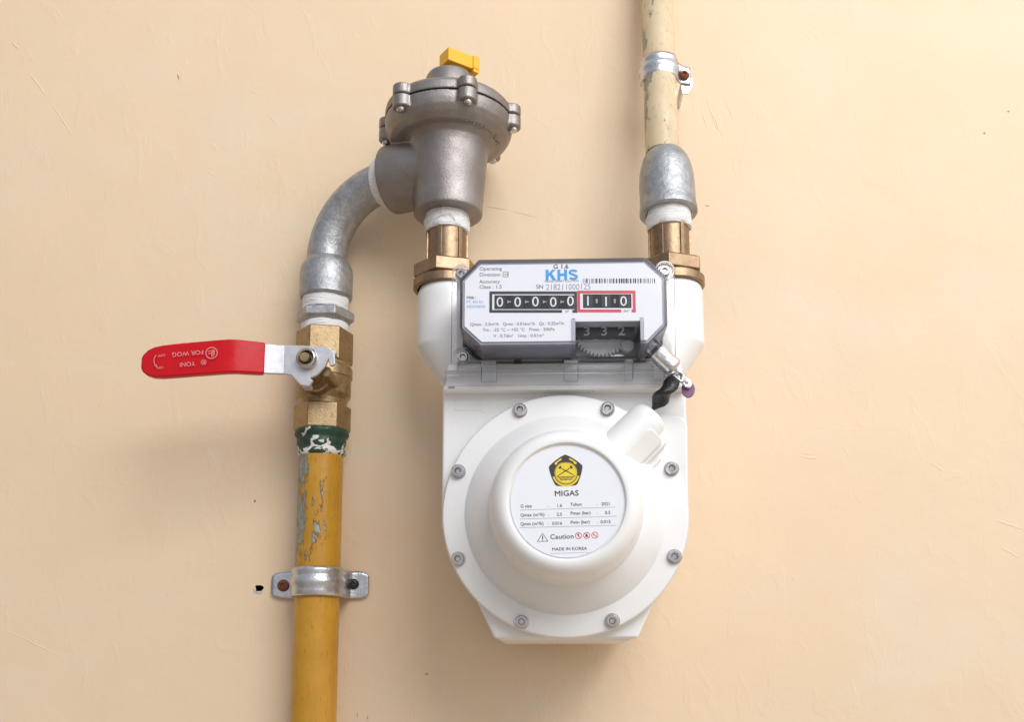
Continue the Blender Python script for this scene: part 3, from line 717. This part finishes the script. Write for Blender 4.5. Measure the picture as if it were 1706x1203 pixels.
for p, q_, w in [((-2.7, 2.0), (3.0, -1.4), .42), ((2.7, 2.0), (-3.0, -1.4), .42), ((-3.2, 1.6), (-2.2, 2.7), .8), ((3.2, 1.6), (2.2, 2.7), .8)]: line(er(*p), er(*q_), w, TO + .07, b)
for z in (-2.5, -3.2, -3.9):
    w0 = 4.0 - (abs(z) - 2.5) * .9
    for i in range(6):
        x0 = -w0 + i * w0 / 3; x1 = x0 + w0 / 3
        line(er(x0, z + .16 * (-1) ** i), er(x1, z - .16 * (-1) ** i), .34, TO + .08, b)
line(er(-4.2, -2.2), er(0, .6), .3, TO + .06, b); line(er(4.2, -2.2), er(0, .6), .3, TO + .06, b)
part('emblem_mark', b, 'emb_black', rl)

# ---------------------------------------------------------------- index (counter)
def oct_(d=0.0):
    k_ = d * .414
    return [(-33.2 + k_, 206 - d), (50.8 - k_, 206 - d), (60.8 - d, 196.2 - k_), (60.8 - d, 170.6 + k_), (51.6 - k_, 161 + d), (-32.6 + k_, 161 + d), (-42.6 + d, 170.6 + k_), (-42.6 + d, 196.2 - k_)]
NX0, NX1, NZ = 15.2, 47.4, 173.4
def notched(d):
    p = oct_(d); z = p[4][1]
    return p[:5] + [(NX1, z), (NX1, NZ), (NX0, NZ), (NX0, z)] + p[5:]
# clear back plate with screw ears
ear_l = [(-44.2 + 5.4 * math.cos(R(a)), 209.6 + 5.4 * math.sin(R(a))) for a in range(190, 20, -20)]
ear_r = [(63.4 + 5.4 * math.cos(R(a)), 209.8 + 5.4 * math.sin(R(a))) for a in range(160, -10, -20)]
bp = [(-49.6, 157)] + ear_l + [(-36, 207), (54, 207)] + ear_r + [(68.2, 157)]
clearp = part('clear_cover', B().fprism(bp[::-1], 104.0, 106.4), 'clear', meter, bevel=.4, label='clear plastic counter cover')
part('clear_ledge', B().fprism([(-52.4, 147.5), (68.4, 147.5), (67.6, 154), (-51.6, 154)], 108.4, 116.6), 'clear', clearp, bevel=.6)
part('clear_ledge', B().fprism([(-46.5, 154.3), (62.6, 154.3), (60, 160.6), (-45, 160.6)], 106.7, 112.4), 'clear', clearp, bevel=.6)
for z0, z1, o in ((150.6, 151.0, 116.8), (155.6, 156.1, 112.6)):
    part('rib', B().fbox(-44, 62, z0, z1, o, o + .5), 'clear_smoke', clearp)
for x0, x1 in ((-33, -25), (9.5, 17), (40.5, 45), (55, 61)):
    part('clip', B().fprism([(x0, 148), (x1, 148), (x1, 158.4), (x0, 158.4)], 112.8, 118.4), 'clear', clearp, bevel=.7)
for x, z in ((-43.2, 163.6), (-44.2, 209.6), (63.4, 209.8)):
    screw_head('screw', x, z, 106.6, 3.0, clearp, 2.4)
    b = B(); b.lathe([(4.4, 0), (4.4, 2.6), (5.2, 2.6), (5.4, 0)], axis((x, 106.2, z), (0, -1, 0)), 32); part('screw_collar', b, 'clear', clearp, ang=40)
index = part('counter_housing', B().fprism(notched(1.0)[::-1], 106.0, 132.6), 'housing', meter, bevel=.3, label='grey counter housing')
part('gasket', B().fprism(oct_(-.9)[::-1], 103.0, 105.9), 'gap', index)
for x in (-14.2, 11.0):
    part('latch', B().fbox(x - 2, x + 2, 159.6, 162.2, 105.4, 108), 'gap', index)
# clear shell: sides and front
b = B(); oo, ii = oct_(0), oct_(.5)
for i in range(8):
    j = (i + 1) % 8
    b._f([b.bm.verts.new(FRONT @ Vector(p)) for p in ((*oo[i], 106.6), (*oo[j], 106.6), (*oo[j], 134.6), (*oo[i], 134.6))])
    b._f([b.bm.verts.new(FRONT @ Vector(p)) for p in ((*oo[i], 134.6), (*oo[j], 134.6), (*ii[j], 135.2), (*ii[i], 135.2))])
bmesh.ops.remove_doubles(b.bm, verts=b.bm.verts[:], dist=.001)
part('shell_side', b, 'clear_smoke', clearp)
part('shell_front', B().sheet(ii, 135.2), 'clear_front', clearp)
dial = part('dial_plate', B().fprism(notched(2.3)[::-1], 132.7, 133.4), 'label', meter, label='white printed counter dial plate')
# side posts beside the notch
for x in (NX0 - .9, NX1 + .9):
    part('window_post', B().fbox(x - .9, x + .9, 160, NZ + 1.4, 107, 134.2), 'clear_smoke', clearp, bevel=.3)
# works seen through the notch
part('movement_plate', B().fbox(NX0, NX1, 161.6, NZ + 2, 106.2, 107), 'housing', index)
part('movement_block', B().fbox(NX0 + 1, NX1 - 1, 163.5, NZ, 107, 109), 'housing', index)
g = []
for i in range(44):
    a0 = 2 * math.pi * i / 44; st = 2 * math.pi / 44
    for f, r in ((0, 13.4), (.3, 14.8), (.55, 14.8), (.85, 13.4)): g.append((29 + r * math.cos(a0 + f * st), 176.2 + r * math.sin(a0 + f * st)))
g = [(x, min(z, 175.0)) for x, z in g]
low = [p for p in g if p[1] < 173.2]
low.sort(key=lambda p: math.atan2(p[1] - 176.2, p[0] - 29))
gear = part('gear', B().fprism(low, 111, 114), 'gear', index)
part('gear', B().fprism(circ(42.6, 166.4, 3.2, 24), 112, 116), 'gear', index, bevel=.3)
part('bar', B().fbox(25, 41, 162.0, 163.0, 110, 111.4), 'steel', index)
b = B(); b.lathe([(0, NX0 + .6), (3.4, NX0 + .6), (3.4, NX1 - 2), (0, NX1 - 2)], axis((0, 121, 171.8), (1, 0, 0)), 36); part('drum', b, 'drum', index)
for i, (s, x) in enumerate((('3', 21.2), ('3', 30.0), ('2', 38.8))):
    part('drum', B().lathe([(3.1, x - 3), (3.65, x - 3), (3.65, x + 3), (3.1, x + 3)], axis((0, 121, 171.8), (1, 0, 0)), 36), 'drum', index)
    text(s, 6.4, x, 169.0, 124.75, 'housing', index, 'CENTER', 0, 1.2, .015, 'digit')

# printing on the dial plate
def LX(px): return 8.9 + (px - 937) * .3015
def LZ(px, py): return 184.75 + (500 - py) * .3150 - (px - 937) * .0038
DO = 133.46
def lt(s, size, px, py, mat='ink', al='LEFT', xs=1.0, bold=0.0, track=1.0): return text(s, size, LX(px), LZ(px, py), DO, mat, dial, al, 0, xs, bold, 'lettering', track)
lt('G 1.6', 3.3, 934.5, 447.6, 'ink', 'CENTER', 1.05, .016)
def stroke(b, pts, w, off):
    P2 = [Vector(p) for p in pts]; L_, R_ = [], []
    for i, p in enumerate(P2):
        d = (P2[min(i + 1, len(P2) - 1)] - P2[max(i - 1, 0)]).normalized(); n = Vector((-d.y, d.x)) * w / 2
        L_.append(b.bm.verts.new(FRONT @ Vector((*(p + n), off)))); R_.append(b.bm.verts.new(FRONT @ Vector((*(p - n), off))))
    for i in range(len(P2) - 1): b._f((L_[i], L_[i + 1], R_[i + 1], R_[i]))
    return b
kx, kz, kh = LX(909), LZ(935, 467.2), 5.7
b = B()
b.sheet([(kx, kz), (kx + 1.5, kz), (kx + 1.5, kz + kh), (kx, kz + kh)], DO)
b.sheet([(kx + 1.4, kz + 2.0), (kx + 1.4, kz + 3.7), (kx + 3.3, kz + kh), (kx + 5.2, kz + kh)], DO + .01)
b.sheet([(kx + 1.9, kz + 2.9), (kx + 3.0, kz + 4.0), (kx + 5.4, kz), (kx + 3.5, kz)], DO + .02)
hx = kx + 5.9
b.sheet([(hx, kz), (hx + 1.5, kz), (hx + 1.5, kz + kh), (hx, kz + kh)], DO); b.sheet([(hx + 3.4, kz), (hx + 4.9, kz), (hx + 4.9, kz + kh), (hx + 3.4, kz + kh)], DO)
b.sheet([(hx + 1.4, kz + 2.2), (hx + 3.5, kz + 2.2), (hx + 3.5, kz + 3.6), (hx + 1.4, kz + 3.6)], DO + .01)
sx_ = hx + 8.0
stroke(b, [(sx_ + 1.75 * math.cos(R(a)), kz + 4.05 + 1.0 * math.sin(R(a))) for a in range(15, 271, 15)] + [(sx_ + 1.75 * math.cos(R(a)), kz + 1.66 + 1.0 * math.sin(R(a)) + (.39 if a > 80 else 0) * max(0, (a - 0) / 90)) for a in range(75, -166, -15)], 1.25, DO)
part('maker_name', b, 'blue_ink', dial)
lt('KEUKJU SMART SOLUTION', 1.5, 936, 470.2, 'ink', 'CENTER', .95)
lt('Operating', 2.65, 798, 450.6, 'ink', xs=1.05); lt('Direction :', 2.65, 798, 460.6, 'ink', xs=1.05); lt('H', 2.5, 840.2, 460.2, 'ink')
part('flow_box', (lambda bb: [line(p, q_, .2, DO, bb) for p, q_ in zip([(LX(838), LZ(838, 461.4)), (LX(846.5), LZ(846, 461.4)), (LX(846.5), LZ(846, 453)), (LX(838), LZ(838, 453))], [(LX(846.5), LZ(846, 461.4)), (LX(846.5), LZ(846, 453)), (LX(838), LZ(838, 453)), (LX(838), LZ(838, 461.4))])] and bb)(B()), 'ink', dial)
lt('Accuracy', 2.65, 798, 472.2, 'ink', xs=1.05); lt('Class : 1.5', 2.65, 798, 481.2, 'ink', xs=1.05)
lt('SN', 3.0, 893, 481.4, 'ink'); lt('218211000125', 4.4, 909, 483.4, 'grey_ink', xs=.86)
lt('Milik :', 2.0, 777, 498.4, 'ink', bold=.012); lt('PT. KH SU', 2.1, 777, 505.8, 'blue_ink', xs=.9, bold=.0); lt('INDONESIA', 2.1, 777, 513.6, 'blue_ink', xs=.86, bold=.0)
lt('Qmax : 2.5m³/h   Qmin : 0.016m³/h   Qt : 0.25m³/h', 2.3, 783, 543.4, 'ink', xs=.985)
lt('Tm : -25 °C ~ +55 °C   Pmax : 50kPa', 2.3, 804, 552.6, 'ink', xs=1.03)
lt('V : 0.7dm³   1imp : 0.01m³', 2.3, 822, 562.4, 'ink', xs=1.03)
# bar code
b = B(); x = 971.0; rnd = random.Random(3)
while x < 1090:
    w = rnd.choice((.9, .9, 1.6, 2.4)); b.sheet([(LX(x), LZ(x, 472.2)), (LX(x + w), LZ(x, 472.2)), (LX(x + w), LZ(x, 464.4)), (LX(x), LZ(x, 464.4))], DO); x += w + rnd.choice((.9, 1.4, 2.4))
part('bar_code', b, 'ink', dial)
def fr(b, x0, y0, x1, y1, w, off, gap=None):
    def rect(a0, b0, a1, b1): b.sheet([(LX(a0), LZ(a0, b1)), (LX(a1), LZ(a1, b1)), (LX(a1), LZ(a1, b0)), (LX(a0), LZ(a0, b0))], off)
    rect(x0, y0, x1, y0 + w); rect(x0, y0 + w, x0 + w, y1 - w); rect(x1 - w, y0 + w, x1, y1 - w)
    if gap: rect(x0, y1 - w, gap[0], y1); rect(gap[1], y1 - w, x1, y1)
    else: rect(x0, y1 - w, x1, y1)
    return b
part('counter_frame', fr(B(), 815, 485.8, 961, 521.6, 4.8, DO, (936, 953)), 'frame_black', dial, label='black frame round the cubic metre digits')
part('counter_frame', fr(B(), 961.4, 484.6, 1058, 520.8, 4.8, DO + .02, (1034, 1051)), 'red_ink', dial, label='red frame round the decimal digits')
text('m³', 2.0, LX(944.5), LZ(944, 521.2), DO, 'ink', dial, 'CENTER'); text('dm³', 1.9, LX(1042.5), LZ(1042, 520.2), DO, 'ink', dial, 'CENTER')
def win(px0, px1, y0, y1):
    return part('counter_window', B().fprism([(LX(px0), LZ(px0, y1)), (LX(px1), LZ(px1, y1)), (LX(px1), LZ(px1, y0)), (LX(px0), LZ(px0, y0))], 133.2, DO + .03), 'gap', dial)
win(823.4, 956, 492.4, 515.4); win(971, 1051, 490.6, 513.4)
def drum(px, w, digit, dy=0, ink='digit', py=503.6):
    x = LX(px); z = LZ(px, py)
    b = B(); b.lathe([(0, x - w), (11.5, x - w), (11.7, x - w + .2), (11.7, x + w - .2), (11.5, x + w), (0, x + w)], axis((0, 122.25, z), (1, 0, 0)), 96, a0=R(60), a1=R(120)) if False else b.fprism([(x - w, z - 3.5), (x + w, z - 3.5), (x + w, z + 3.5), (x - w, z + 3.5)], DO - .1, DO + .22)
    part('digit_drum', b, 'drum', dial, bevel=.12)
    if digit: text(digit, 7.3, x, z - 2.55 + dy, DO + .26, ink, dial, 'CENTER', 0, 1.02, 0.0, 'digit')
for px in (832.6, 862.2, 891.8, 921.4, 950): drum(px, 2.5 if px < 945 else 1.75, '0', .5 if px > 945 else (.25 if 885 < px < 900 else 0))
for px in (847.4, 877, 906.6, 936):
    x, z = LX(px), LZ(px, 503.6)
    part('pinion', B().fprism([(x - .8, z - .9), (x + .2, z - .35), (x + 1.1, z - .35), (x + 1.1, z + .35), (x + .2, z + .35), (x - .8, z + .9)], DO, DO + .3), 'grey_ink', dial)
for px, d, dy in ((979, 'I', .1), (1009, 'I', -.3), (1038, '0', 0)): drum(px, 2.4, d, dy, 'digit', 502)
for px in (993.5, 1023.5):
    x, z = LX(px), LZ(px, 502); part('pinion', B().fbox(x - .5, x + .5, z - 1.2, z + 1.0, DO, DO + .3), 'grey_ink', dial)
b = B()
for i in range(6): z = LZ(1047, 502) - 2.6 + i * 1.05; line((LX(1045.5), z), (LX(1048.4 if i % 2 else 1049.6), z), .22, DO + .3, b)
part('scale_marks', b, 'grey_ink', dial)

# ================================================================== SECURITY SEAL
t = thing('security_seal', (60, 112, 132), 'crimped foil seal with black twisted tape on the meter corner', 'seal')
f0, f1 = Vector((55.0, -119, 163.5)), Vector((65.5, -118, 153.4)); dd = f1 - f0
ff = Matrix.Translation(f0) @ dd.to_track_quat('Z', 'Y').to_matrix().to_4x4()
b = B(); b.lathe([(3.6, -3), (4.6, -2.4), (4.7, 3.0), (4.4, 3.4)], ff, 28); part('clear_sleeve', b, 'clear_smoke', t, ang=40)
b = B(); b.lathe([(0, 2.4), (4.8, 2.6), (5.0, 5), (4.9, 10), (5.0, 14.0), (3.8, 15.6), (0, 16)], ff, 26, wob=.7); part('foil_wrap', b, 'foil', t, ang=28)
def wire(pts, r, mat='steel', name='wire'):
    out = []
    P4 = [Vector(p) for p in pts]
    for i in range(len(P4) - 1):
        a = P4[max(i - 1, 0)]; b_, c_ = P4[i], P4[i + 1]; d_ = P4[min(i + 2, len(P4) - 1)]
        for s in range(6):
            u = s / 6; out.append(.5 * ((2 * b_) + (c_ - a) * u + (2 * a - 5 * b_ + 4 * c_ - d_) * u * u + (3 * b_ - a - 3 * c_ + d_) * u ** 3))
    out.append(P4[-1]); return part(name, B().tube(out, r, 8), mat, t, ang=60)
wire([(64, -119, 154), (66.5, -121, 151), (69, -121, 149.5), (68.4, -120, 146.8), (65, -119.5, 146), (63.6, -120, 148.6), (66, -121.5, 150)], .55)
wire([(66, -121, 150.5), (62.6, -121, 149), (61, -119, 146.8), (60, -115, 146.6)], .45)
wire([(66, -120.6, 148), (68.6, -121, 145.6), (70.6, -120, 146.8), (70, -119.6, 149), (67.4, -120.6, 149.6)], .5)
lead = [(66.4, 150.0), (69.4, 150.6), (71.0, 148.4), (73.2, 147.0), (74.6, 144.4), (73.2, 142.2), (70.8, 142.8), (69.4, 144.8), (67.4, 146.0)]
part('lead_tab', B().fprism(lead, 118.2, 120.0), 'lead', t, bevel=.5, seg=3, label='pale crimped metal tab')
b = B(); b.lathe([(0, 0), (1.1, 0), (1.1, .5), (0, .7)], axis((71.8, 120.0, 145.6), (0, -1, 0)), 16); part('rivet', b, 'steel', t)
tg = [(71.8 + 3.4 * math.cos(a) * 1.0 + .9, 142.4 + 4.4 * math.sin(a)) for a in [2 * math.pi * i / 26 for i in range(26)]]
part('purple_tag', B().fprism(tg, 116.0, 117.4), 'purple', t, bevel=.4, label='small purple oval tag')
# twisted black tape
a0, a1 = Vector((66.0, -121.5, 147.4)), Vector((53.8, -113.6, 131.4)); dd = a1 - a0
ff = Matrix.Translation(a0) @ dd.to_track_quat('Z', 'Y').to_matrix().to_4x4()
b = B(); rings = []; L = dd.length
for i in range(37):
    u = i / 36; h = L * u; e = 5.2 * math.sin(math.pi * min(1, u * .86 + .10)) ** .6 * (1 - .8 * (max(0, u - .55) / .45) ** 1.5); tw = u * 5.2 + .6; ring = []
    for k_ in range(20):
        a = 2 * math.pi * k_ / 20; x, y = e * math.cos(a), e * .62 * math.sin(a)
        x += .25 * noise.noise(Vector((u * 6, a, 1))); c_, s_ = math.cos(tw), math.sin(tw)
        ring.append(b.bm.verts.new(ff @ Vector((x * c_ - y * s_, x * s_ + y * c_, h))))
    rings.append(ring)
for A, C in zip(rings, rings[1:]):
    for k_ in range(20): b._f((A[k_], A[(k_ + 1) % 20], C[(k_ + 1) % 20], C[k_]))
b._f(rings[0][::-1]); b._f(rings[-1])
part('tape_tail', b, 'black_tape', t, ang=70, label='shiny black twisted tape tail')
